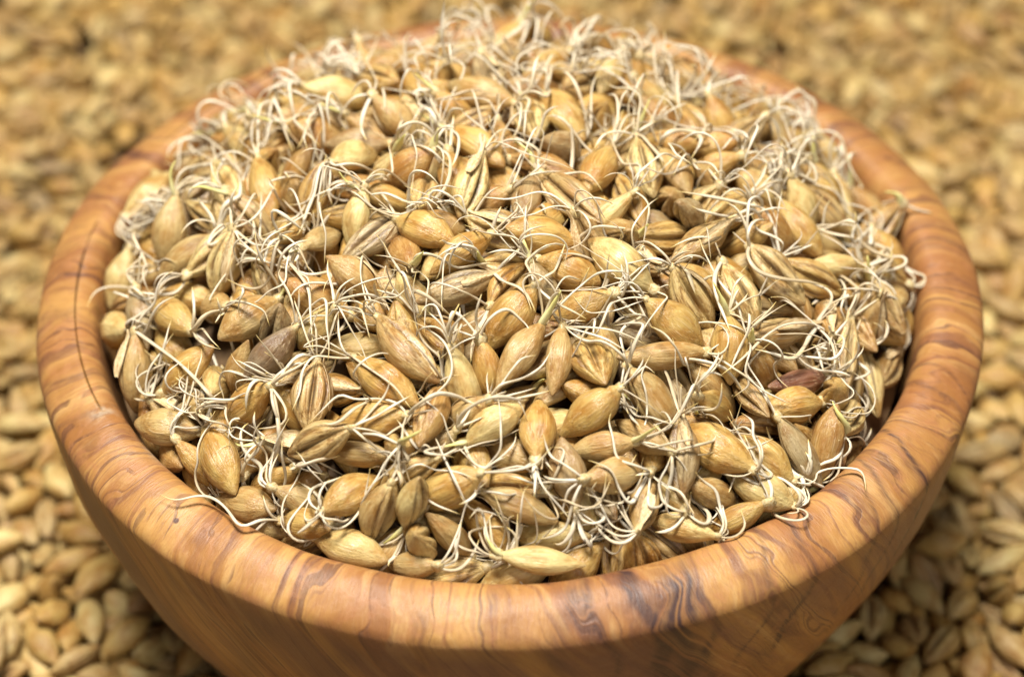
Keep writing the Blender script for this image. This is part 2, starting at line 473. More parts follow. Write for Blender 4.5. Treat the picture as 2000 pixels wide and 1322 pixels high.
# ------------------------------------------------------------------ barley kernels (unit size: half width 1, half length 1)
def kernel_arrays(seed, nt, nphi, sprouted):
    g = np.random.default_rng(seed)
    # angles crowd round the crease (0) and the two husk edges (+-0.95)
    dens = lambda a: 1 + (2.2 * np.exp(-(a / 0.35) ** 2) + 1.6 * np.exp(-((np.abs(a) - 0.98) / 0.16) ** 2) if nphi > 20 else 0 * a)
    aa = np.linspace(-np.pi, np.pi, 2001)
    cum = np.cumsum(dens(aa))
    phi = np.interp(np.linspace(cum[0], cum[-1], nphi, endpoint=False), cum, aa)
    s = (1 - np.cos(np.linspace(0.0, np.pi, nt))) / 2 * 0.6 + np.linspace(0, 1, nt) * 0.4
    t = 2 * s - 1
    T, P = np.meshgrid(t, phi, indexing='ij')
    S = (T + 1) / 2
    skew = g.uniform(0.86, 1.08)
    q = g.uniform(0.84, 1.08)
    r = np.sin(np.pi * np.clip(S, 1e-4, 1 - 1e-4) ** skew) ** q
    r = np.maximum(r, 0) * (1 - 0.09) + 0.09
    r *= np.where(S < 0.03, np.sqrt(np.clip(S / 0.03, 0, 1)) * 0.9 + 0.1, 1)
    r *= np.where(S > 0.975, np.sqrt(np.clip((1 - S) / 0.025, 0, 1)) * 0.8 + 0.2, 1)
    win = np.clip(np.sin(np.pi * S), 0, 1) ** 0.6
    tw = P - g.uniform(-0.22, 0.22) * T - 0.06 * np.sin(3 * T + g.uniform(0, 6))
    cw = g.uniform(0.17, 0.28)
    dep = g.uniform(0.42, 0.60)
    R = r.copy()
    R -= r * win * dep * np.exp(-(tw / cw) ** 2)
    R -= r * win * g.uniform(0.08, 0.22) * np.exp(-(tw / 0.5) ** 2)
    R += r * win * g.uniform(0.04, 0.10) * np.exp(-((np.abs(tw) - 0.48) / 0.2) ** 2)
    edge = g.uniform(0.85, 1.12)
    lift = g.uniform(0.06, 0.13) if sprouted else 0.035
    R += r * win * lift * (1 / (1 + np.exp(-(np.abs(tw) - edge) / 0.035)) - 0.35)
    R -= r * win * 0.10 * np.exp(-((np.abs(tw) - edge + 0.07) / 0.05) ** 2)
    amp = g.uniform(0.02, 0.055)
    for a0 in (np.pi, 2.45, -2.45, 1.75, -1.75):
        d = (tw - a0 + np.pi) % (2 * np.pi) - np.pi
        R += r * win * amp * np.exp(-(d / 0.12) ** 2)
    for _ in range(4):
        R *= 1 + g.uniform(0.0, 0.028) * np.sin(g.integers(1, 4) * P + g.uniform(2, 6) * T + g.uniform(0, 6))
    for _ in range(3):                                      # shallow dents of a drying husk
        d2 = ((T - g.uniform(-.6, .6)) / g.uniform(.12, .3)) ** 2 + ((((P - g.uniform(-np.pi, np.pi)) + np.pi) % (2 * np.pi) - np.pi) / g.uniform(.25, .5)) ** 2
        R *= 1 - g.uniform(0.02, 0.07) * np.exp(-d2)
    X = R * np.sin(P)
    Z = R * np.cos(P)
    Z *= np.where(Z > 0, 0.88, 1.0)
    bx, bz = g.uniform(-0.16, 0.16), g.uniform(-0.18, 0.10)
    X += bx * (T * T - 0.35)
    Z += bz * (T * T - 0.35)
    V = np.stack([X, T, Z], -1).reshape(-1, 3)
    L = np.stack([np.sin(P) * r, T, np.cos(P) * r], -1).reshape(-1, 3)
    idx = np.arange(nt * nphi).reshape(nt, nphi)
    a, b = idx[:-1], np.roll(idx[:-1], -1, axis=1)
    c, d = np.roll(idx[1:], -1, axis=1), idx[1:]
    F = np.stack([a, b, c, d], -1).reshape(-1, 4)
    e0, e1 = V[idx[0]].mean(0), V[idx[-1]].mean(0)
    MG = win * (np.exp(-((np.abs(tw) - edge + 0.05) / 0.08) ** 2) + np.exp(-((np.abs(tw) - cw * 0.8) / 0.09) ** 2)
                + 0.30 * np.exp(-((np.abs(tw) - 1.95) / 0.07) ** 2)
                + 0.35 * np.exp(-(((tw - np.pi + np.pi) % (2 * np.pi) - np.pi) / 0.05) ** 2))
    MG = MG * (0.70 + 0.30 * np.sin(T * g.uniform(2, 5) + g.uniform(0, 6)))
    MG = np.concatenate([np.clip(MG, 0, 1).ravel(), [0, 0]])
    V = np.concatenate([V, [e0, e1]])
    L = np.concatenate([L, [[0, -1, 0], [0, 1, 0]]])
    n0 = nt * nphi
    tri = [[n0, int(idx[0, (j + 1) % nphi]), int(idx[0, j])] for j in range(nphi)] + \
          [[n0 + 1, int(idx[-1, j]), int(idx[-1, (j + 1) % nphi])] for j in range(nphi)]
    return V, L, F, tri, MG


def kernel_mesh(name, seed, mat, sprouted, nt=34, nphi=44):
    V, L, F, tri, MG = kernel_arrays(seed, nt, nphi, sprouted)
    return mesh_from(name, V, F.tolist() + tri, mat, (('lpos', 'FLOAT_VECTOR', L), ('marg', 'FLOAT', MG)))


KERNELS = [kernel_mesh('kernel', 100 + i, M_GRAIN, True, 36, 60) for i in range(22)]
DRY_KERNELS = [kernel_mesh('barley_grain', 300 + i, M_DRY, False, 24, 32) for i in range(10)]


def collar_mesh(seed):
    g = np.random.default_rng(seed)
    nt, npn = 7, 9
    vs = []
    for i in range(nt):
        v = math.pi * (i + 0.5) / nt
        for j in range(npn):
            u = 2 * math.pi * j / npn
            k = 1 + 0.22 * math.sin(3 * u + seed) * math.sin(v) + g.uniform(-0.12, 0.12)
            vs.append((k * math.sin(v) * math.cos(u), -1.15 * k * math.cos(v), k * math.sin(v) * math.sin(u)))
    fs = [[i * npn + j, i * npn + (j + 1) % npn, (i + 1) * npn + (j + 1) % npn, (i + 1) * npn + j] for i in range(nt - 1) for j in range(npn)]
    fs += [list(range(npn))[::-1], [(nt - 1) * npn + j for j in range(npn)]]
    return mesh_from('root_collar', vs, fs, M_COLLAR)


COLLARS = [collar_mesh(i) for i in range(6)]


def flap_mesh(seed):
    """A papery blade of husk lifting off the germ end, in kernel units, with its own thickness."""
    g = np.random.default_rng(700 + seed)
    side = g.choice([-1, 1])
    a0 = g.uniform(0.7, 1.25) * side
    n, mw = 10, 3
    top, bot = [], []
    l0, l1 = g.uniform(-1.28, -1.02), g.uniform(-0.15, 0.35)
    for i in range(n):
        k = i / (n - 1)
        t = l0 + (l1 - l0) * k
        sp = (0.10 + 0.42 * math.sin(math.pi * min(1, k * 0.9 + 0.06)) ** 0.8)
        rr = max(0.25, math.sin(math.pi * min(max((t + 1) / 2, 0.08), 1)) ** 0.85)
        liftk = 1.06 + 0.55 * max(0, 0.55 - k) ** 1.4 + 0.03
        for j in range(-1, mw - 1):
            a = a0 + j * sp * 0.8
            q = rr * liftk * (1 + 0.05 * abs(j))
            top.append((math.sin(a) * (q + 0.035), t, math.cos(a) * (q + 0.035)))
            bot.append((math.sin(a) * q, t, math.cos(a) * q))
    N = n * mw
    fs = []
    for i in range(n - 1):
        for j in range(mw - 1):
            a, b, c, d = i * mw + j, i * mw + j + 1, (i + 1) * mw + j + 1, (i + 1) * mw + j
            fs += [[a, b, c, d], [N + d, N + c, N + b, N + a]]
        for e in (0, mw - 1):
            a, d = i * mw + e, (i + 1) * mw + e
            fs.append([a, d, N + d, N + a])
    for i in (0, n - 1):
        for j in range(mw - 1):
            a, b = i * mw + j, i * mw + j + 1
            fs.append([a, N + a, N + b, b])
    return mesh_from('husk_flap', top + bot, fs, M_FLAP)


FLAPS = [flap_mesh(i) for i in range(10)]

# ------------------------------------------------------------------ packing: grains are chains of four spheres pressed together
TK = np.array([-0.68, -0.25, 0.25, 0.68])
RK = np.array([0.60, 0.93, 0.93, 0.60])


def pack(c, u, L, w, iters, pull, keep=None, period=None, field=None):
    n = len(c)
    off = TK[None] * L[:, None] / 2
    rad = RK[None] * w[:, None] / 2
    den = (off ** 2).sum(1) + 0.4 * (w / 2) ** 2 * 4
    inv = np.ones(n) if keep is None else keep[0]
    c0, u0 = c.copy(), u.copy()
    pairs = None
    for it in range(iters):
        if it % 10 == 0:
            D = c[:, None] - c[None]
            if period:
                D[..., :2] -= period * np.round(D[..., :2] / period)
            lim = (L[:, None] + L[None]) / 2 * 0.95 + 1.0
            ii, jj = np.where(np.triu((D ** 2).sum(-1) < lim ** 2, 1))
            pairs = (ii, jj)
        ii, jj = pairs
        P = c[:, None] + u[:, None] * off[..., None]
        D = P[ii][:, :, None] - P[jj][:, None]
        if period:
            D[..., :2] -= period * np.round(D[..., :2] / period)
        dist = np.sqrt((D ** 2).sum(-1)) + 1e-6
        ov = rad[ii][:, :, None] + rad[jj][:, None] - dist
        ov = np.where(ov > 0, ov, 0)
        corr = D * (ov / dist)[..., None] * 0.42
        wi = (inv[ii] / (inv[ii] + inv[jj] + 1e-9))[:, None, None]
        disp = np.zeros((n, 4, 3))
        np.add.at(disp, ii, corr.sum(2) * 2 * wi)
        np.add.at(disp, jj, -corr.sum(1) * 2 * (1 - wi))
        disp *= 0.5
        disp += field(P, rad)
        dc = disp.sum(1) / 3.0
        du = (disp * off[..., None]).sum(1) / den[:, None] * 0.9
        ln = np.linalg.norm(dc, axis=1, keepdims=True)
        dc *= np.minimum(1, 0.8 / (ln + 1e-9))
        ln = np.linalg.norm(du, axis=1, keepdims=True)
        du *= np.minimum(1, 0.25 / (ln + 1e-9))
        c = c + dc + pull(c) * (1 if it < iters * 0.8 else 0.3)
        u = u + du
        if keep is not None:
            k = keep[1][:, None]
            c = c + (c0 - c) * k
            u = u + (u0 - u) * k
        u /= np.linalg.norm(u, axis=1, keepdims=True)
    return c, u


# ------------------------------------------------------------------ the sprouted grains of the heap
# x, y on the heap (mm), depth in layers, heading, slope, extra tilt, length, width, roll (0 crease up, 180 back up), tone
GRAINS = [
(-21.3,16.7,0,15,13,44,9.4,4.7,150,'pale'),(-23,8.8,0.6,-1,10,59,9.4,4.7,170,'brown'),(-18.5,0.2,0,60,6,28,8.5,4.3,180,'pale'),
(-13.7,8,0,-26,-4,38,7.6,3.7,170,'tan'),(-11.2,15.5,0,108,12,27,7.7,3.8,170,'gold'),(-6.9,19.7,0.5,2,3,50,7.6,3,90,'tan'),
(-6.8,13.7,0.5,2,3,50,7.6,3,60,'tan'),(-6,9.2,0.3,-17,-4,50,7.6,3,170,'gold'),(-2.5,15.3,0,-79,-14,0,9.1,4.5,15,'grey'),
(-4.1,0.5,0,-48,1,0,10.6,4.2,140,'gold'),(-0.5,2,0.5,-74,0,33,7.6,3,170,'brown'),(-11.7,-2.7,0,178,-6,39,8.4,4.2,170,'brown'),
(-6.2,-4,0.3,-79,-1,17,7.6,3.6,170,'gold'),(-22.4,-4.8,0,51,13,39,7.8,3.9,35,'gold'),(-17.1,-10.7,0,-109,-10,36,7.6,3.2,180,'pale'),
(-14,-7,0.3,1,8,48,7.6,3,180,'gold'),(-15.7,-12.5,0.4,-145,-13,0,9.3,3.8,20,'grey'),(-9.2,-14,0,-36,0,0,8.1,4.1,180,'gold'),
(-5.5,-17,0,-143,-9,0,8.6,3.7,130,'gold'),(-3.1,-6.7,1,179,-1,60,7.7,3.9,180,'brown'),(-17.3,-18.4,0.2,146,-3,36,7.6,3.7,150,'tan'),
(2.2,-7.7,0.3,-106,-3,0,8.6,3.2,150,'grey'),(3.8,-14.7,0,-175,1,20,8.7,4.3,180,'gold'),(7,-9.1,0,-50,-5,0,10.8,4.1,35,'tan'),
(10.5,-3.4,0,-112,0,0,9.4,3.9,160,'gold'),(16,-1.9,0,-75,-3,18,8.5,4.2,20,'pale'),(19.6,-0.8,0.3,-72,-5,0,8.7,4,150,'tan'),
(24.4,6.1,0.4,-5,-12,51,7.6,3.8,180,'gold'),(24.3,1.3,0.2,-176,9,52,7.6,3,180,'gold'),(23.7,-1.1,0.4,7,-17,59,7.6,3,160,'tan'),
(22,-12.6,0,-131,4,0,10.8,4.1,60,'tan'),(12.5,-18,0,140,15,0,9.4,4.7,120,'pale'),(20.4,-21,0,-33,-23,31,8.6,4.3,8,'pale'),
(26,-18.9,0,-62,-24,0,8.7,4.1,-10,'pale'),(30.7,-14.5,0,-41,-28,0,9,4.4,15,'tan'),(18.4,-24.7,0,-20,-21,22,9.1,4.5,180,'gold'),
(31.1,-6.3,0.4,-18,-26,23,7.9,4,180,'brown'),(35.1,-0.5,0,-23,-24,43,8.1,4,180,'pale'),(39,6.3,0.3,-43,-27,26,8.4,4.2,180,'gold'),
(47.6,11.5,0,-9,-29,0,9.4,3.7,170,'tan'),(46.7,0.5,0,-34,-33,15,7.7,3.9,170,'gold'),(38.8,-8.4,0,-166,14,0,7.6,3.4,100,'pale'),
(41,-10.3,0.5,-148,5,51,7.6,3.1,180,'gold'),(46.4,-7.1,0.3,54,6,43,7.6,3.8,180,'pale'),(38.7,-20.6,0,-101,-13,0,10.4,3.3,5,'tan'),
(30.5,-21.2,0.4,-149,14,0,10.8,3.8,60,'tan'),(28.2,-25.3,0.7,-23,-31,47,7.6,3.5,180,'brown'),(32.5,-25.7,0.6,-153,17,0,8.5,3.2,150,'purple'),
(31.5,-29.5,0,-153,15,0,8.2,4,170,'gold'),(38.6,-27.4,0.2,55,0,16,7.6,3.5,0,'pale'),(33.3,-30.5,0.8,-171,28,62,7.6,3,170,'tan'),
(22.6,-36.5,0,151,35,33,9.4,4.7,180,'gold'),(28.1,-35.4,0.3,150,39,20,7.9,4,170,'gold'),(26.7,-29.9,0.2,-69,-34,43,7.6,3,60,'tan'),
(22.7,-31.3,0.6,6,-19,63,7.6,3,170,'gold'),(16.8,-28.4,0,-165,8,0,10.3,3.1,155,'tan'),(15.2,-33,0.3,-39,-29,25,9.4,4.7,100,'tan'),
(8.7,-35.3,0,-140,-15,24,8.3,4.1,180,'gold'),(9.1,-30.2,0.1,-72,-26,32,8.9,4.4,-10,'gold'),(5.4,-30.1,0.2,-99,-23,0,8.1,3,150,'tan'),
(1.1,-29.9,0,-125,-20,0,9.1,3.6,140,'tan'),(0.2,-25.9,0,-132,-15,24,8.9,4.5,180,'gold'),(-2.3,-30.6,0.7,-73,-23,47,7.6,3,180,'gold'),
(8.1,-23.1,0.4,-166,2,27,7.6,3.4,170,'gold'),(4,-21.3,0.5,-51,-13,46,7.6,3,150,'grey'),(-5.9,-22,0,-161,-9,0,9.2,4.1,55,'grey'),
(-11.2,-28.8,0,-51,-13,0,10.8,4.7,-60,'tan'),(-13.3,-31.4,0.2,-39,-9,0,9.5,4.2,170,'gold'),(-14.8,-35.5,0,174,-10,17,8.9,4.4,180,'gold'),
(-21.5,-31.7,0,-96,-30,0,8.4,4.2,-15,'tan'),(-21.4,-23.9,0.2,-168,-22,50,7.6,3.4,160,'pale'),(-21.6,-19.8,0.4,154,-9,49,8.7,4.3,180,'brown'),
(-26.5,-25.4,0.1,-145,-31,0,8,4,120,'dark'),(-30.1,-25.2,0.5,33,34,49,7.6,3.2,150,'tan'),(-29.2,-20.5,0.1,-136,-30,26,8.7,4.4,160,'tan'),
(-33.6,-15.4,0.7,136,-13,29,7.6,3.6,180,'tan'),(-39.2,-15.3,0,126,-11,0,9.7,3.9,180,'gold'),(-47.8,-10.9,0.2,152,-11,29,9.4,4.7,150,'pale'),
(-43.7,-19.7,0,-112,-34,22,9.4,4.7,60,'tan'),(-36.6,-23.1,0.2,20,38,0,8.3,3.8,170,'gold'),(-35.4,-27.4,0.4,137,-8,44,7.6,3,160,'tan'),
(-28.7,-30.2,0,-179,-28,24,8.2,4.1,180,'gold'),(-41.1,-0.7,0,-124,-29,28,8.8,4.4,180,'tan'),(-38.1,-7.5,0,-159,-27,0,8.3,3.7,180,'tan'),
(-33.2,-11.9,0,-130,-27,30,8.6,4.3,20,'pale'),(-49.9,-0.5,0,-136,-34,0,7.9,3.9,180,'pale'),(-33.7,1,0,-65,-11,0,9.9,3.9,10,'pale'),
(-29.1,-0.8,0.2,-76,-17,0,9.8,3.7,150,'gold'),(-25.5,-9.7,0.2,97,5,38,7.6,3,30,'gold'),(-25,-15.4,0.7,-40,8,37,7.6,3.5,170,'brown'),
(-21.6,-11.7,0.4,61,15,50,7.6,3,170,'tan'),(-25.5,2.1,0.5,25,18,58,7.6,3.1,160,'brown'),(-31.8,-34.9,0,-63,-18,0,9.1,4.3,180,'gold'),
(-38.4,-31.1,0.4,-54,-3,29,7.6,3.5,180,'brown'),(-34.8,-33.3,0.5,-60,-13,52,7.6,3,180,'gold'),(-16.7,-41.7,0,23,31,36,7.6,3.8,180,'gold'),
(-13.8,-44,0,-127,-40,29,8.6,4.3,-60,'tan'),(-17.3,-46.6,-0.2,-22,-2,0,8.6,3.9,160,'pale'),(-21.6,-43,0.2,-21,5,21,7.6,3.3,170,'gold'),
(-22.3,-40.6,0.5,-32,-3,56,7.6,3,160,'tan'),(-16.1,-37.8,0.3,168,-8,0,8.1,3,150,'tan'),(-6.6,-42.4,0,-166,-17,25,8.7,4.4,180,'gold'),
(-1.7,-36.6,0.1,29,18,0,7.6,3.6,160,'pale'),(-4.9,-35,0.6,-166,-12,63,7.6,3,160,'tan'),(3.1,-37.4,0,85,32,21,7.7,3.8,180,'gold'),
(6.4,-41.1,0,105,37,0,7.7,3.8,180,'grey'),(9.9,-38.2,0.2,-170,3,22,7.6,3.3,160,'tan'),(14.6,-36.6,0.2,149,29,33,7.6,3.3,140,'tan'),
(14.6,-42.5,0.1,61,30,31,7.9,4,40,'tan'),(18.7,-44,0.1,179,21,35,7.6,3.3,150,'pale'),(22.3,-39.9,0.4,-178,22,25,7.6,3.4,160,'tan'),
(24.8,-41.9,0,-143,-6,46,7.6,3,160,'gold'),(1.3,-43.5,0.4,-17,-15,0,8.5,3.3,160,'tan'),(3.4,-48.4,-0.1,-3,-7,0,9.4,3,150,'pale'),
(-10.5,-48,0.2,171,-4,44,7.6,3,150,'tan'),(-7.9,-37.9,0.7,-153,-23,58,7.6,3,150,'grey'),(-6.5,-45.1,0.8,140,25,59,7.6,3,150,'tan'),
(10,-41.4,0.8,-67,-38,46,7.6,3,20,'grey'),(8.5,28.1,0,26,-2,33,7.6,3.7,170,'grey'),(6.7,20.2,0.4,-121,-8,54,7.6,3,170,'gold'),
(10.6,21.3,0.1,62,7,31,7.6,3,160,'pale'),(12.8,19.5,0,-115,-8,0,7.6,3.3,160,'pale'),(2.5,6.7,0,-79,2,0,9.2,4.2,10,'pale'),
(6.7,6.6,0,-54,-15,0,8.1,4,160,'gold'),(17.9,15.2,0.1,1,-8,52,7.6,3,150,'pale'),(18.4,11.9,0.6,-11,-10,38,7.6,3.5,170,'brown'),
(26.3,12.5,0.2,-36,-18,37,7.7,3.9,170,'gold'),(-15.5,20.2,0.3,-21,3,49,7.6,3,170,'gold'),(-0.7,33.7,0.2,-146,-1,57,7.6,3.4,170,'gold'),
(-11.3,28.6,0.3,-161,-7,62,7.6,3.4,170,'tan'),(21.7,22.1,0.3,52,0,40,7.6,3,170,'tan'),(29.9,4.2,0.4,-14,-18,51,7.6,3.1,160,'tan'),
(34.8,15.9,0.3,-32,-22,50,7.6,3.3,170,'tan'),(42,20.5,0.3,-9,-26,52,7.6,3.4,170,'pale'),(-29.6,12,0.3,-43,1,41,7.6,3.5,170,'tan'),
(-34,15,0.4,-55,1,0,8,3.3,170,'pale'),
]
# rootlets that stand out on top of the tangle: points in mm, from the germ outwards
LONG_ROOTS = [
[(-30.8,-9.5,14.1),(-28.8,-13.3,16.4),(-26.9,-13.9,17.1),(-24.9,-16.9,17.2),(-22.3,-21,16.9),(-21.8,-24.3,16),(-21.3,-28.7,14.3)],
[(-31.1,-8.6,14.1),(-29.2,-8.9,17),(-27.1,-3.9,18.3)],
[(-25,-42.4,3),(-26.8,-43.2,3),(-28.6,-44.3,3),(-30.3,-41.7,3),(-32.1,-39.9,3),(-33.8,-39.6,3),(-36,-40.4,3),(-37.9,-39.4,3)],
[(33.2,-37.1,3),(35.3,-35.5,3),(37.6,-35.5,3),(38.9,-36,3),(38.9,-38.8,3)],
[(33.6,-8.1,12.9),(30,-7.7,16.8),(26.9,-7.7,18.1),(23.3,-8,19.3),(19.1,-8.3,20.4)],
[(14.9,1.9,19.4),(16.5,-0.9,21.3),(17.6,-2.6,21.1),(18.1,-4.3,20.9)],
[(14.9,1.9,19.4),(13,1.3,21.8),(11.2,0.5,22),(9.9,-2.5,22.1)],
[(18,2.3,18.9),(18.5,1.9,20.9),(20.7,3.6,20.3),(22.9,2.8,19.8),(21.3,-2,20.3)],
[(21.1,6.3,18),(22.9,3,19.8),(23.5,5.1,19.5),(23.4,8,19.3),(22,8.6,19.6)],
[(-1.6,-20.9,18.3),(-0.5,-23.5,19.7),(1.2,-24.2,19.5),(2.3,-25.5,19),(2.9,-27,18.4)],
[(2.9,-23.5,17.5),(4.8,-25.7,18.8),(6.7,-26.5,18.3),(8.4,-27.4,17.8)],
[(8.2,-26.3,16.2),(10.3,-28.3,17.2),(12.8,-28.7,16.6),(15,-29.5,15.8)],
[(8.5,-26.8,16),(10.3,-29.3,16.7),(12.5,-30.4,15.9),(13,-30.6,15.7)],
[(-10.6,-36.3,10.9),(-9.2,-36.8,12.9),(-7.8,-35.3,14.1),(-6.3,-34.1,14.9),(-6,-32.4,15.8),(-6.8,-30.2,16.8),(-8.5,-28.7,17.3),(-11.3,-26.9,17.6)],
[(-16.9,-29,13.4),(-17.7,-29.8,14.9),(-18.3,-28.6,15.3),(-18.6,-26.8,16),(-18.6,-25.1,16.7)],
[(-16.9,-29.2,13.3),(-14.5,-32.2,14.5),(-12.2,-34,14),(-10.8,-35.9,13.2),(-10.3,-36.5,13)],
[(-10.6,-35.8,11.2),(-11.6,-35.8,13.1),(-13.9,-34.9,13.1),(-16.7,-34.6,12.6),(-17.8,-33.8,12.8),(-18.6,-33.9,12.4),(-20,-34.9,11.4),(-21.7,-35.9,10.1)],
[(-39.7,-23.3,3),(-37.8,-25.4,3),(-36.9,-27.9,3),(-36.6,-30.4,3)],
[(-40.9,-17.3,6),(-37.8,-23.3,8.1),(-35,-26.8,8.4),(-33.1,-29.3,8.3),(-32.2,-26.7,3)],
[(-33.9,-29.5,3),(-31.2,-30.4,3),(-28.7,-32.8,3),(-27.5,-35.9,3)],
[(-43.6,-13.2,3),(-44.2,-8.6,3),(-45.6,-5.3,3),(-48.5,-4.8,3),(-50.2,-5.8,3),(-50.7,-8.6,3)],
[(-36.2,-19.5,8.6),(-35.7,-18.9,11.2),(-36.3,-15.3,12)],
[(-35.9,-19.6,8.8),(-34.1,-23.5,10.5),(-32.1,-24.9,11.1)],
[(22,-27.2,12.6),(22.7,-28.8,13.7),(23.8,-28,13.7),(24.2,-26.2,14.3),(23.4,-25.3,15),(22.3,-25.3,15.4)],
[(35.1,-19.4,9.3),(36.5,-22.2,9.5),(36.6,-25,8.2),(36.1,-23.7,3),(34.8,-25.4,3)],
[(34.8,-19.6,9.5),(33.2,-21.4,11.9),(30.6,-22.8,12.8),(28.1,-25.2,13),(25.6,-28.3,12.8),(22.9,-30.9,12.6)],
[(34.7,-19.9,9.4),(32.9,-24.4,10.8),(31.5,-26.3,10.8),(29.2,-26.5,11.9),(26.8,-26.8,12.9)],
[(25.7,-36.3,3),(25.8,-32,3),(24.2,-34.6,9.9),(23.9,-33.9,10.4)],
[(30.3,-37.5,3),(31.9,-35.9,3),(32.3,-33.6,3),(31.3,-31.2,3),(29.7,-30,3)],
[(30.6,-37.5,3),(33.2,-34.4,3),(34.9,-31.6,3),(36.5,-27.9,3)],
[(13.4,-44.6,3),(13.6,-42.1,3),(10.8,-43.2,3),(8,-43.5,3),(6.4,-43.2,3)],
[(13.3,-45,3),(12.7,-44.3,3),(11.4,-42.4,3),(9.8,-40.5,3),(8.7,-43.3,8.3),(9.6,-42.2,9.1)],
[(-2.6,-41.6,8.1),(-0.4,-44.3,8.2),(2,-40.9,3),(4.8,-41.3,3),(7.5,-42.8,3)],
[(-12.2,-41.8,6.7),(-10.7,-40.9,3),(-8.4,-43.9,3),(-6.6,-45,3)],
[(-12.2,-41.8,6.7),(-11,-42,8.9),(-11.6,-40.4,10),(-13,-39.8,10.1),(-14.6,-39.8,9.7)],
[(-25.2,-30.7,9.6),(-25.2,-33.5,10.1),(-24.8,-36,8.7),(-25.7,-34.4,3),(-25.1,-38.3,3)],
[(-25.2,-30.7,9.6),(-24,-33.9,10.4),(-24.3,-35.2,9.4),(-25.7,-35.1,8.9),(-27.5,-34.7,8.3)],
[(-21,-28.1,12.6),(-22.5,-28.6,13.9),(-23.9,-29.3,13),(-25,-30.6,11.9),(-26.2,-31.2,11)],
[(-24.4,15.1,15.7),(-24,6.5,19.3),(-24.6,2.8,19.3),(-25.1,1.5,19.1)],
[(-24.4,15.1,15.7),(-28.7,18.7,15.1),(-28.4,12.5,16.8),(-26.7,5,18.4),(-25.7,1.3,18.9)],
[(-24.4,14.6,15.8),(-26.1,8.9,18.3),(-24.1,4.2,19.4),(-22.3,0.8,20)],
[(27.9,-12,15),(27,-15.5,16.7),(28,-17.2,15.9),(31.1,-16.9,14.5),(34.2,-15.7,13.1),(36.8,-15,11.7)],
[(27.9,-12,15),(27.2,-12.1,17.3),(28.3,-9.7,17.3),(29.9,-9,16.7)],
[(43.8,0.6,6.5),(40.7,-5.9,10.7),(42.1,-0.6,10),(46.6,10.6,3),(48.8,10.1,3),(49.3,8.6,3),(47.9,6,3)],
[(43.8,0.6,6.5),(43.3,-4.2,8.9),(44.1,-1.1,8.4)],
[(51,8.3,3),(52.4,9.7,3),(53.8,9.5,3)],
[(-3.2,22.9,17.7),(-4.2,26,18.7),(-5.5,37.8,13.3)],
[(-34.2,-29.5,3),(-32.4,-30,3),(-29.9,-31.6,3),(-27.9,-34.8,3)],
[(3,-40.5,8.9),(2.5,-42.6,9.5),(3.1,-43.6,8.7),(2.3,-39.8,3)],
[(-4.8,-38.7,10.1),(-3.7,-41.7,10.1),(-2.3,-42.2,9.8),(-0.7,-41.8,10.2)],
[(17.5,-19.4,16.7),(19.1,-20,18.2),(19.9,-21.4,17.6),(20.7,-22.7,16.9)],
[(24.1,-15.6,15.7),(22.9,-19.6,17.2),(23,-22.1,16.3),(23.8,-24.3,15.3),(24.3,-25.9,14.4)],
[(-15.8,9.7,18.8),(-17.3,6.8,20.9),(-17.5,2.9,21.1),(-16.7,0.2,21.3)],
[(-7.7,4.1,20.1),(-5.9,-0.3,22.3),(-6,-4.2,22.3),(-6.7,-6.4,22.1)],
[(-8.5,-3.2,20.1),(-7,-3.6,22.2),(-6.7,-7.3,22.1),(-7.7,-10.7,21.8),(-10,-12.5,21.4)],
[(7.8,-14.7,19.2),(9.5,-15.5,21),(11.8,-15.4,20.7),(14.1,-15.6,20.4)],
[(25.6,-8.6,16.4),(23.7,-10.6,18.8),(21.9,-10.7,19.4),(20.2,-10.6,19.9)],
]
hc, hu, hL, hw, hroll, htone = [], [], [], [], [], []
for (x, y, dep, head, slope, tilt, L, w, roll, tone) in GRAINS:
    n = dome_normal(np.array([x]), np.array([y]))[0]
    z = float(dome(x, y)) - 1.7 - 2.6 * dep
    h, s = math.radians(head), math.radians(slope)
    u = np.array([math.cos(h) * math.cos(s), math.sin(h) * math.cos(s), math.sin(s)])
    tl = math.radians(min(tilt, 36)) * (-1 if rnd.random() < 0.7 else 1)
    u = u * math.cos(tl) + n * math.sin(tl)
    hc.append((x, y, z)); hu.append(u / np.linalg.norm(u)); hL.append(L * 1.02); hw.append(w); hroll.append(roll); htone.append(tone)
NH = len(hc)
NF = 465
fc, fu, fL, fw_ = [], [], [], []
while len(fc) < NF:
    r, a = 50 * math.sqrt(rnd.random()), rnd.uniform(0, 2 * math.pi)
    x, y = r * math.cos(a), r * math.sin(a)
    n = dome_normal(np.array([x]), np.array([y]))[0]
    v = rng.normal(size=3)
    v -= n * (v @ n) * rnd.uniform(0.35, 0.95)
    fc.append((x, y, float(dome(x, y)) - rnd.uniform(2.2, 6.5)))
    fu.append(v / np.linalg.norm(v)); fL.append(rnd.uniform(7.6, 9.8)); fw_.append(rnd.uniform(3.4, 4.4))
c = np.array(hc + fc, float)
u = np.array(hu + fu, float)
L = np.array(hL + fL)
w = np.array(hw + fw_)
N = len(c)
inv = np.r_[np.full(NH, 0.25), np.ones(NF)]
hold = np.r_[np.full(NH, 0.10), np.zeros(NF)]
CORE = 8.2


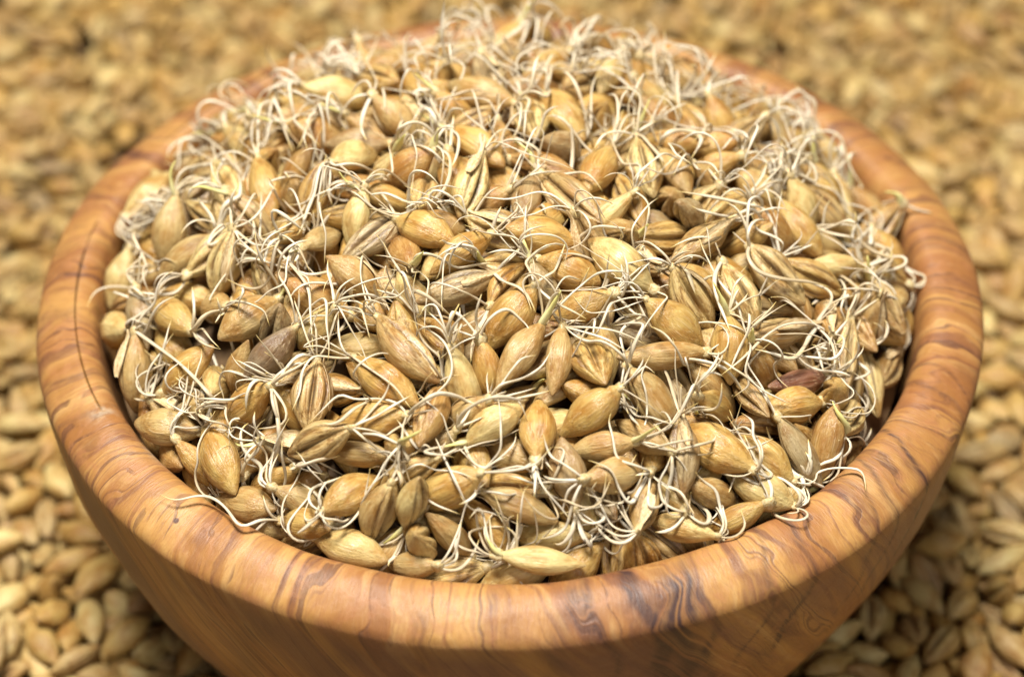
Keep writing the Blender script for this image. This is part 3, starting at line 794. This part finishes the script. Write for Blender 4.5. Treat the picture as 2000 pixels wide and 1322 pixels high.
def heap_field(P, rad):
    out = np.zeros_like(P)
    x, y, z = P[..., 0], P[..., 1], P[..., 2]
    n = dome_normal(x, y)
    gap = (z - (dome(x, y) - CORE)) * n[..., 2] - rad
    out += n * np.where(gap < 0, -gap * 0.5, 0)[..., None]
    r = np.maximum(np.hypot(x, y), 1e-6)
    wall = np.interp(z - 0.6 * rad, WALL_Z, WALL_R) - 0.3
    over = r + rad - wall
    push = np.where((over > 0) & (z < 5.5), over * 0.6, 0)
    out[..., 0] -= push * x / r
    out[..., 1] -= push * y / r
    return out


def heap_pull(cc):
    return -0.055 * dome_normal(cc[:, 0], cc[:, 1])


c, u = pack(c, u, L, w, 170, heap_pull, (inv, hold), None, heap_field)


# which grains show: a small depth buffer seen from the photograph's side ranks them
F_PX = 70 / 36 * 500
FW = np.array([0, math.cos(PITCH), -math.sin(PITCH)])
UP = np.array([0, math.sin(PITCH), math.cos(PITCH)])


def shown(points, radii, ids, count, hide=()):
    W_, H_ = 500, 330
    zb = np.full((H_, W_), 1e9)
    ib = np.full((H_, W_), -1)
    P = np.concatenate([points] + [h for h, _ in hide]) if hide else points
    R = np.concatenate([radii] + [q for _, q in hide]) if hide else radii
    I = np.concatenate([ids] + [np.full(len(q), -1) for _, q in hide]) if hide else ids
    v = P - CAM
    z = v @ FW
    px = 250 + F_PX * v[:, 0] / z
    py = 165 - F_PX * (v @ UP) / z
    pr = F_PX * R / z
    for x, y, q, d, i in zip(px, py, pr, z, I):
        if x + q < 0 or y + q < 0 or x - q > W_ or y - q > H_ or d < 20:
            continue
        x0, x1, y0, y1 = max(0, int(x - q)), min(W_, int(x + q) + 1), max(0, int(y - q)), min(H_, int(y + q) + 1)
        sub = zb[y0:y1, x0:x1]
        m = sub > d
        sub[m] = d
        ib[y0:y1, x0:x1][m] = i
    k = ib[ib >= 0]
    return np.bincount(k, minlength=count)


def spheres(c, u, L, w):
    P = c[:, None] + u[:, None] * (TK[None] * L[:, None] / 2)[..., None]
    return P.reshape(-1, 3), (RK[None] * w[:, None] / 2).ravel()


SP, SR = spheres(c, u, L, w)
vis = shown(SP, SR, np.repeat(np.arange(N), 4), N)
vis[:NH] += 3
order = np.argsort(-vis)
single = set(int(i) for i in order[:300] if vis[i] > 0)

kd = KDTree(len(SP))
for i, p in enumerate(SP):
    kd.insert(p, i)
kd.balance()


def frame(u, n, roll):
    """Columns x, y, z: y along the grain (germ at -y), z where the crease looks."""
    y = Vector(u).normalized()
    z = Vector(n)
    z = z - y * z.dot(y)
    if z.length < 1e-3:
        z = y.orthogonal()
    z.normalize()
    z.rotate(Matrix.Rotation(roll, 3, y))
    x = y.cross(z)
    return Matrix((x, y, z)).transposed()


# ------------------------------------------------------------------ rootlets
def clear_of(p, rr, own):
    for q, i, d in kd.find_range(p, 2.7):
        lim = SR[i] + rr
        if i // 4 == own:
            lim *= 0.96
        if d < lim:
            p = p + (p - Vector(q)).normalized() * (lim - d)
    r = math.hypot(p.x, p.y)
    if 48 < r < 59:
        top = float(np.interp(r, [49.2, 50.4, 51.3, 52.4, 53.6, 55.0, 57.3, 58.4], [-6, 0.9, 2.2, 2.9, 2.9, 2.4, 1.2, -1.0]))
        if p.z < top + rr:
            if p.z < -0.5 and r < 52:
                k = (49.2 - rr) / r
                p = Vector((p.x * k, p.y * k, p.z))
            else:
                p = Vector((p.x, p.y, top + rr))
    return p


def grow(start, d, length, rr, own, curl, wander=0.16, reach=3.2):
    step = 0.62
    p = Vector(start)
    pts = [p.copy()]
    axis = Vector([rnd.gauss(0, 1) for _ in range(3)]).normalized()
    rate = math.radians(curl) * 0.6
    kink = (rnd.randint(3, 9), rnd.randint(9, 22))
    for k in range(int(length / step)):
        d.rotate(Matrix.Rotation(rate * rnd.uniform(0.4, 1.6), 3, axis))
        d += Vector([rnd.gauss(0, 1) for _ in range(3)]) * wander * 0.4
        if k in kink:
            d += Vector([rnd.gauss(0, 1) for _ in range(3)]) * 0.7
        s = p.z - float(dome(p.x, p.y))
        n = Vector(dome_normal(np.array([p.x]), np.array([p.y]))[0])
        if s > reach:
            d -= n * 0.30
        elif s < -1.2:
            d += n * 0.16
        r = math.hypot(p.x, p.y)
        if r > 46:
            d -= Vector((p.x / r, p.y / r, 0)) * 0.35
        d.normalize()
        q = clear_of(p + d * step, rr, own)
        dd = q - p
        if dd.length > 1e-4:
            d = (d * 0.5 + dd.normalized() * 0.5).normalized()
            p = p + dd.normalized() * min(dd.length, step * 1.3)
        pts.append(p.copy())
    return pts


def tube(pts, rr, sides=6, tip=0.30, base=1.0, flat=0.62):
    P = np.array([tuple(p) for p in pts])
    for _ in range(2):
        P[1:-1] = 0.5 * P[1:-1] + 0.25 * (P[:-2] + P[2:])
    n = len(P)
    T = np.gradient(P, axis=0)
    T /= np.linalg.norm(T, axis=1, keepdims=True) + 1e-9
    a = np.cross(T[0], [0.3, 0.5, 0.8])
    a /= np.linalg.norm(a) + 1e-9
    V, A = [], []
    for i in range(n):
        a = a - T[i] * (a @ T[i])
        a /= np.linalg.norm(a) + 1e-9
        b = np.cross(T[i], a)
        k = i / (n - 1)
        q = rr * (base + (1 - base) * min(1, k * 4)) * min(1.0, max(0.06, (1 - k) / tip) ** 0.7) * (1 + 0.13 * math.sin(11 * k + rr * 90) + 0.08 * math.sin(29 * k + rr * 40))
        for j in range(sides):
            t = 2 * math.pi * j / sides
            V.append(P[i] + (a * math.cos(t) + b * flat * math.sin(t)) * q)
            A.append(k)
    F = [[i * sides + j, i * sides + (j + 1) % sides, (i + 1) * sides + (j + 1) % sides, (i + 1) * sides + j]
         for i in range(n - 1) for j in range(sides)]
    F += [list(range(sides))[::-1], [(n - 1) * sides + j for j in range(sides)]]
    return np.array(V), F, A


def resample(pts, step):
    p = catmull([tuple(q) for q in pts], 14)
    s = np.r_[0, np.cumsum(np.linalg.norm(np.diff(p, axis=0), axis=1))]
    k = max(4, int(s[-1] / step))
    t = np.linspace(0, s[-1], k)
    return [Vector([np.interp(q, s, p[:, a]) for a in range(3)]) for q in t]


def root_bundle(i, count, lo, hi):
    germ = Vector(c[i] - u[i] * L[i] / 2 * 0.98)
    n = Vector(dome_normal(c[i:i + 1, 0], c[i:i + 1, 1])[0])
    out = []
    main = (-Vector(u[i]) * 0.8 + n * 0.15).normalized()
    far = c[i, 1] > 14
    for _ in range(count):
        d = (main + Vector([rnd.gauss(0, 1) for _ in range(3)]) * 0.45).normalized()
        rr = rnd.choice([0.11, 0.13, 0.15, 0.17, 0.19, 0.21, 0.25])
        curl = rnd.choice([0, 0, 1, 1, 2, 2, 4, 8]) * rnd.choice([-1, 1])
        ln = rnd.uniform(lo, hi) if rnd.random() > 0.15 else rnd.uniform(2.0, 4.0)
        out.append((grow(germ + d * 0.3, d, ln, rr, i, curl, reach=rnd.choice([0.4, 1.0, 1.6, 2.4] if far else [0.1, 0.5, 0.9, 1.4, 2.2])), rr))
    return out


germs = [Vector(c[i] - u[i] * L[i] / 2) for i in range(N)]
extra = {}
taken = sorted(single)
for line in LONG_ROOTS:
    g0 = Vector(line[0])
    i = min(taken, key=lambda k: (germs[k] - g0).length)
    pts = resample([tuple(germs[i])] + list(line[1:]), 0.62)
    rr = rnd.choice([0.20, 0.22, 0.25, 0.28])
    pts = [pts[0]] + [clear_of(p, rr, i) for p in pts[1:]]
    extra.setdefault(i, []).append((pts, rr))

ZONES = ((19.0, 'on the crown of the heap'), (37.0, 'on the slope of the heap'), (99.0, 'near the bowl rim'))
rootlet_mats = M_ROOT
for i in taken:
    hero = i < NH
    roll = hroll[i] if hero else rnd.choice([0, 15, -20, 40, -50, 70, 130, 150, 180, 205])
    tone = htone[i] if hero else rnd.choices(['gold', 'tan', 'pale', 'brown', 'grey'], [5, 4, 2.5, 2, 1])[0]
    n = dome_normal(c[i:i + 1, 0], c[i:i + 1, 1])[0]
    n = n + np.array([0, -0.5, 0.15])
    R = frame(u[i], n, math.radians(roll + rnd.uniform(-8, 8)))
    root = link('sprouted_barley_grain', None, None, tuple(c[i] * MM))
    root.empty_display_size = 0.002
    rr_ = abs((roll + 180) % 360 - 180)
    face = 'crease up' if rr_ <= 45 else ('on its side' if rr_ < 125 else 'back up')
    r = math.hypot(c[i, 0], c[i, 1])
    zone = next(t for lim, t in ZONES if r < lim)
    if r >= 37:                                          # landmarks of the rim itself
        th_ = math.degrees(math.atan2(c[i, 1], c[i, 0])) % 360
        zone = "by the rim's dark patch" if 272 < th_ < 304 else ("by the rim's long crack" if 172 < th_ < 204 else zone)
    k = link('kernel', KERNELS[rnd.randrange(len(KERNELS))], root)
    k.rotation_euler = R.to_euler()
    th = w[i] * rnd.uniform(0.84, 0.96)
    k.scale = (w[i] / 2 * MM * 0.99, L[i] / 2 * MM * 1.02, th / 2 * MM)
    k.color = tone_of(tone)
    g_loc = Vector(-u[i] * L[i] / 2 * 0.97) * MM
    flap, shoot = rnd.random() < 0.42, rnd.random() < 0.16
    cl = link('root_collar', COLLARS[rnd.randrange(len(COLLARS))], root, g_loc)
    cl.rotation_euler = R.to_euler()
    q = rnd.uniform(0.45, 0.72)
    cl.scale = (q * MM, q * MM * 1.1, q * MM * 0.9)
    if flap:
        link('husk_flap', FLAPS[rnd.randrange(len(FLAPS))], k)
    bundles = root_bundle(i, rnd.choice([4, 5, 5, 6, 7]) + (c[i, 1] > 14) if i not in extra else 3, 4.5, 14.0) + extra.get(i, [])
    bundles = [b for b in bundles if len(b[0]) > 3]
    size = 'slender' if L[i] / w[i] > 2.42 else ('plump' if L[i] / w[i] < 2.08 else 'middling')
    what = 'loose husk flap' if flap else ('green shoot' if shoot else ('few rootlets' if len(bundles) < 4 else 'many rootlets'))
    text = f'{size} {TONE_WORD[tone]} sprouted grain, {face}, {what}, {zone}'
    tag(root, text if len(text.replace('-', ' ').split()) <= 16 else text.replace(size + ' ', ''), 'sprouted grain', 'sprouted grains heaped in the bowl')
    for pts, rr in bundles:
        V, F, A = tube(pts, rr)
        link('rootlet', mesh_from('rootlet', (V - c[i]) * MM, F, M_ROOT, (('rt', 'FLOAT', A),)), root)
    if shoot:
        d = (-Vector(u[i]) + Vector(n) * 0.5 + Vector([rnd.gauss(0, 0.4) for _ in range(3)])).normalized()
        pts = grow(Vector(c[i] - u[i] * L[i] / 2 * 0.85), d, rnd.uniform(3.0, 6.0), 0.5, i, rnd.uniform(-5, 5), 0.05)
        if len(pts) > 3:
            V, F, A = tube(pts, rnd.uniform(0.42, 0.6), 7, 0.8, 0.8, 0.6)
            link('shoot', mesh_from('shoot', (V - c[i]) * MM, F, M_SHOOT, (('rt', 'FLOAT', A),)), root)


# the grains below and behind them, too buried to tell apart
def merged(name, arrays, mats_rot_scale_loc_tone, mat):
    VV, FF, LL, TT, base = [], [], [], [], 0
    for ai, R, sc, loc, tone in mats_rot_scale_loc_tone:
        V, Lp, F4 = arrays[ai]
        VV.append((V * sc) @ R.T + loc)
        FF.append(F4 + base)
        LL.append(Lp)
        TT.append(np.tile(np.array(tone)[None], (len(V), 1)))
        base += len(V)
    V = np.concatenate(VV)
    return mesh_from(name, V * MM, np.concatenate(FF).tolist(), mat,
                     (('lpos', 'FLOAT_VECTOR', np.concatenate(LL)), ('tone', 'FLOAT_COLOR', np.concatenate(TT))))


def low_kernel(seed, nt, nphi, sprouted):
    V, Lp, F, _, _ = kernel_arrays(seed, nt, nphi, sprouted)
    return V, Lp, F


LOW = [low_kernel(500 + i, 14, 16, True) for i in range(8)]
LOW_DRY = [low_kernel(600 + i, 8, 9, False) for i in range(8)]
items = []
for i in range(N):
    if i in single:
        continue
    n = dome_normal(c[i:i + 1, 0], c[i:i + 1, 1])[0]
    R = np.array(frame(u[i], n, rnd.uniform(0, 6.28)))
    t = tone_of(rnd.choices(['gold', 'tan', 'pale', 'brown', 'grey'], [5, 4, 2, 3, 1])[0])
    items.append((rnd.randrange(8), R, np.array([w[i] / 2 * 1.04, L[i] / 2, w[i] * 0.46]), c[i], (t[0], t[1], t[2], rnd.random())))
deep = link('buried_sprouted_grains', merged('buried_sprouted_grains', LOW, items, M_GRAIN_S))
tag(deep, 'further sprouted barley grains buried below the top of the heap', 'sprouted grains', kind='stuff')
VV, FF, AA, base = [], [], [], 0
for i in range(N):
    if i in single:
        continue
    for pts, rr in root_bundle(i, 2, 3.0, 9.0):
        if len(pts) < 4:
            continue
        V, F, A = tube(pts, rr, 5)
        VV.append(V)
        FF += [[k + base for k in f] for f in F]
        AA += A
        base += len(V)
tangle = link('buried_rootlets', mesh_from('buried_rootlets', np.concatenate(VV) * MM, FF, M_ROOT, (('rt', 'FLOAT', AA),)))
tag(tangle, 'tangle of pale rootlets from the buried grains inside the heap', 'rootlets', kind='stuff')

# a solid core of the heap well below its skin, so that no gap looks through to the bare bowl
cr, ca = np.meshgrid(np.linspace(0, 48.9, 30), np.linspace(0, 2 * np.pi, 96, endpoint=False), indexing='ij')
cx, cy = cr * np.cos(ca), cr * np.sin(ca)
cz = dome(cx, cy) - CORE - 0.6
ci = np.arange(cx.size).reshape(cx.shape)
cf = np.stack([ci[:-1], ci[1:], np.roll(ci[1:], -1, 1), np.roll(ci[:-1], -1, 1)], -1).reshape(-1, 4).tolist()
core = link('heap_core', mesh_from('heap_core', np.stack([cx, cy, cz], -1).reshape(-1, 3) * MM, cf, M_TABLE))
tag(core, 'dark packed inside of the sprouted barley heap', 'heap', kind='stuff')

# ------------------------------------------------------------------ dry barley spread round the bowl
TILE = 130.0
ND = 1200
gc = np.stack([rng.uniform(0, TILE, ND), rng.uniform(0, TILE, ND), GROUND + rng.uniform(1.5, 9.0, ND)], -1)
gu = rng.normal(size=(ND, 3))
gu[:, 2] *= 0.35
gu /= np.linalg.norm(gu, axis=1, keepdims=True)
gL = rng.uniform(7.4, 9.4, ND)
gw = rng.uniform(3.2, 4.1, ND)


def floor_field(P, rad):
    out = np.zeros_like(P)
    gap = P[..., 2] - rad - (GROUND + 0.1)
    out[..., 2] = np.where(gap < 0, -gap * 0.6, 0)
    return out


gc, gu = pack(gc, gu, gL, gw, 90, lambda cc: np.array([0, 0, -0.07]), None, TILE, floor_field)
DC, DU, DL, DW = [], [], [], []
for tx in (-2, -1, 0, 1):
    for ty in (-1, 0, 1):
        q = gc + np.array([tx * TILE, ty * TILE - 35, 0])
        q[:, 2] += 1.5 + 2.8 * np.sin(q[:, 0] / 19 + 0.7 * ty) * np.cos(q[:, 1] / 23 + 0.5) + 1.0 * np.sin(q[:, 0] / 9 + q[:, 1] / 13)
        r = np.hypot(q[:, 0], q[:, 1])
        lim = np.interp(q[:, 2], OUT_Z, OUT_R) + 2.0
        ok = (r > lim) & (np.abs(q[:, 0]) < 165) & (q[:, 1] > -95) & (q[:, 1] < 200)
        DC.append(q[ok]); DU.append(gu[ok]); DL.append(gL[ok]); DW.append(gw[ok])
DC, DU, DL, DW = map(np.concatenate, (DC, DU, DL, DW))
ND = len(DC)
bz, bt = np.meshgrid(np.linspace(-45, 0, 22), np.linspace(0, 2 * np.pi, 120))
br = np.interp(bz, OUT_Z, OUT_R) - 2.5
bowl_pts = np.stack([br * np.cos(bt), br * np.sin(bt), bz], -1).reshape(-1, 3)
disc = rng.uniform(-55, 55, (2500, 2))
disc = disc[np.hypot(*disc.T) < 54]
disc = np.c_[disc, np.zeros(len(disc))]
DS, DR = spheres(DC, DU, DL, DW)
dvis = shown(DS, DR, np.repeat(np.arange(ND), 4), ND,
             ((bowl_pts, np.full(len(bowl_pts), 2.6)), (disc, np.full(len(disc), 2.6)), (SP, SR)))
dtop = [int(i) for i in np.argsort(-dvis)[:300] if dvis[i] > 0]
dset = set(dtop)
DRY_TONES = (['gold', 'tan', 'pale', 'brown', 'grey'], [7, 4.5, 4, 0.7, 0.4])
items = []
for i in range(ND):
    tone = rnd.choices(*DRY_TONES)[0]
    turn = rnd.choice([0, 0.5, 2.6, 3.1, 3.1, 3.6, 1.6])
    R = frame(DU[i], (0, 0, 1), turn + rnd.uniform(-0.3, 0.3))
    t = tone_of(tone, 0.12)
    t = (t[0] * 1.0, t[1] * 1.0, t[2] * 0.98, 1)
    if i in dset:
        o = link('barley_grain', DRY_KERNELS[rnd.randrange(len(DRY_KERNELS))], None, tuple(DC[i] * MM))
        o.rotation_euler = R.to_euler()
        o.scale = (DW[i] / 2 * MM * 1.05, DL[i] / 2 * MM, DW[i] * 0.45 * MM)
        o.color = t
        size = 'long slender' if DL[i] / DW[i] > 2.42 else ('short plump' if DL[i] / DW[i] < 2.15 else 'medium')
        face = 'crease up' if turn < 1 else ('on its side' if turn < 2 else 'back up')
        near = 'hugging the bowl' if math.hypot(DC[i, 0], DC[i, 1]) < np.interp(DC[i, 2], OUT_Z, OUT_R) + 14 else 'off the bowl'
        tip = 'tipped up' if abs(DU[i, 2]) > 0.3 else 'flat'
        tag(o, f'{size} {TONE_WORD[tone]} dry barley grain, {face}, lying {tip}, {near}', 'barley grain', 'dry barley grains spread round the bowl')
    else:
        items.append((rnd.randrange(8), np.array(R), np.array([DW[i] / 2 * 1.05, DL[i] / 2, DW[i] * 0.45]), DC[i], (t[0], t[1], t[2], rnd.random())))
spread = link('spread_barley', merged('spread_barley', LOW_DRY, items, M_DRY_S))
tag(spread, 'bed of dry golden barley grains covering the table round the bowl', 'barley', kind='stuff')
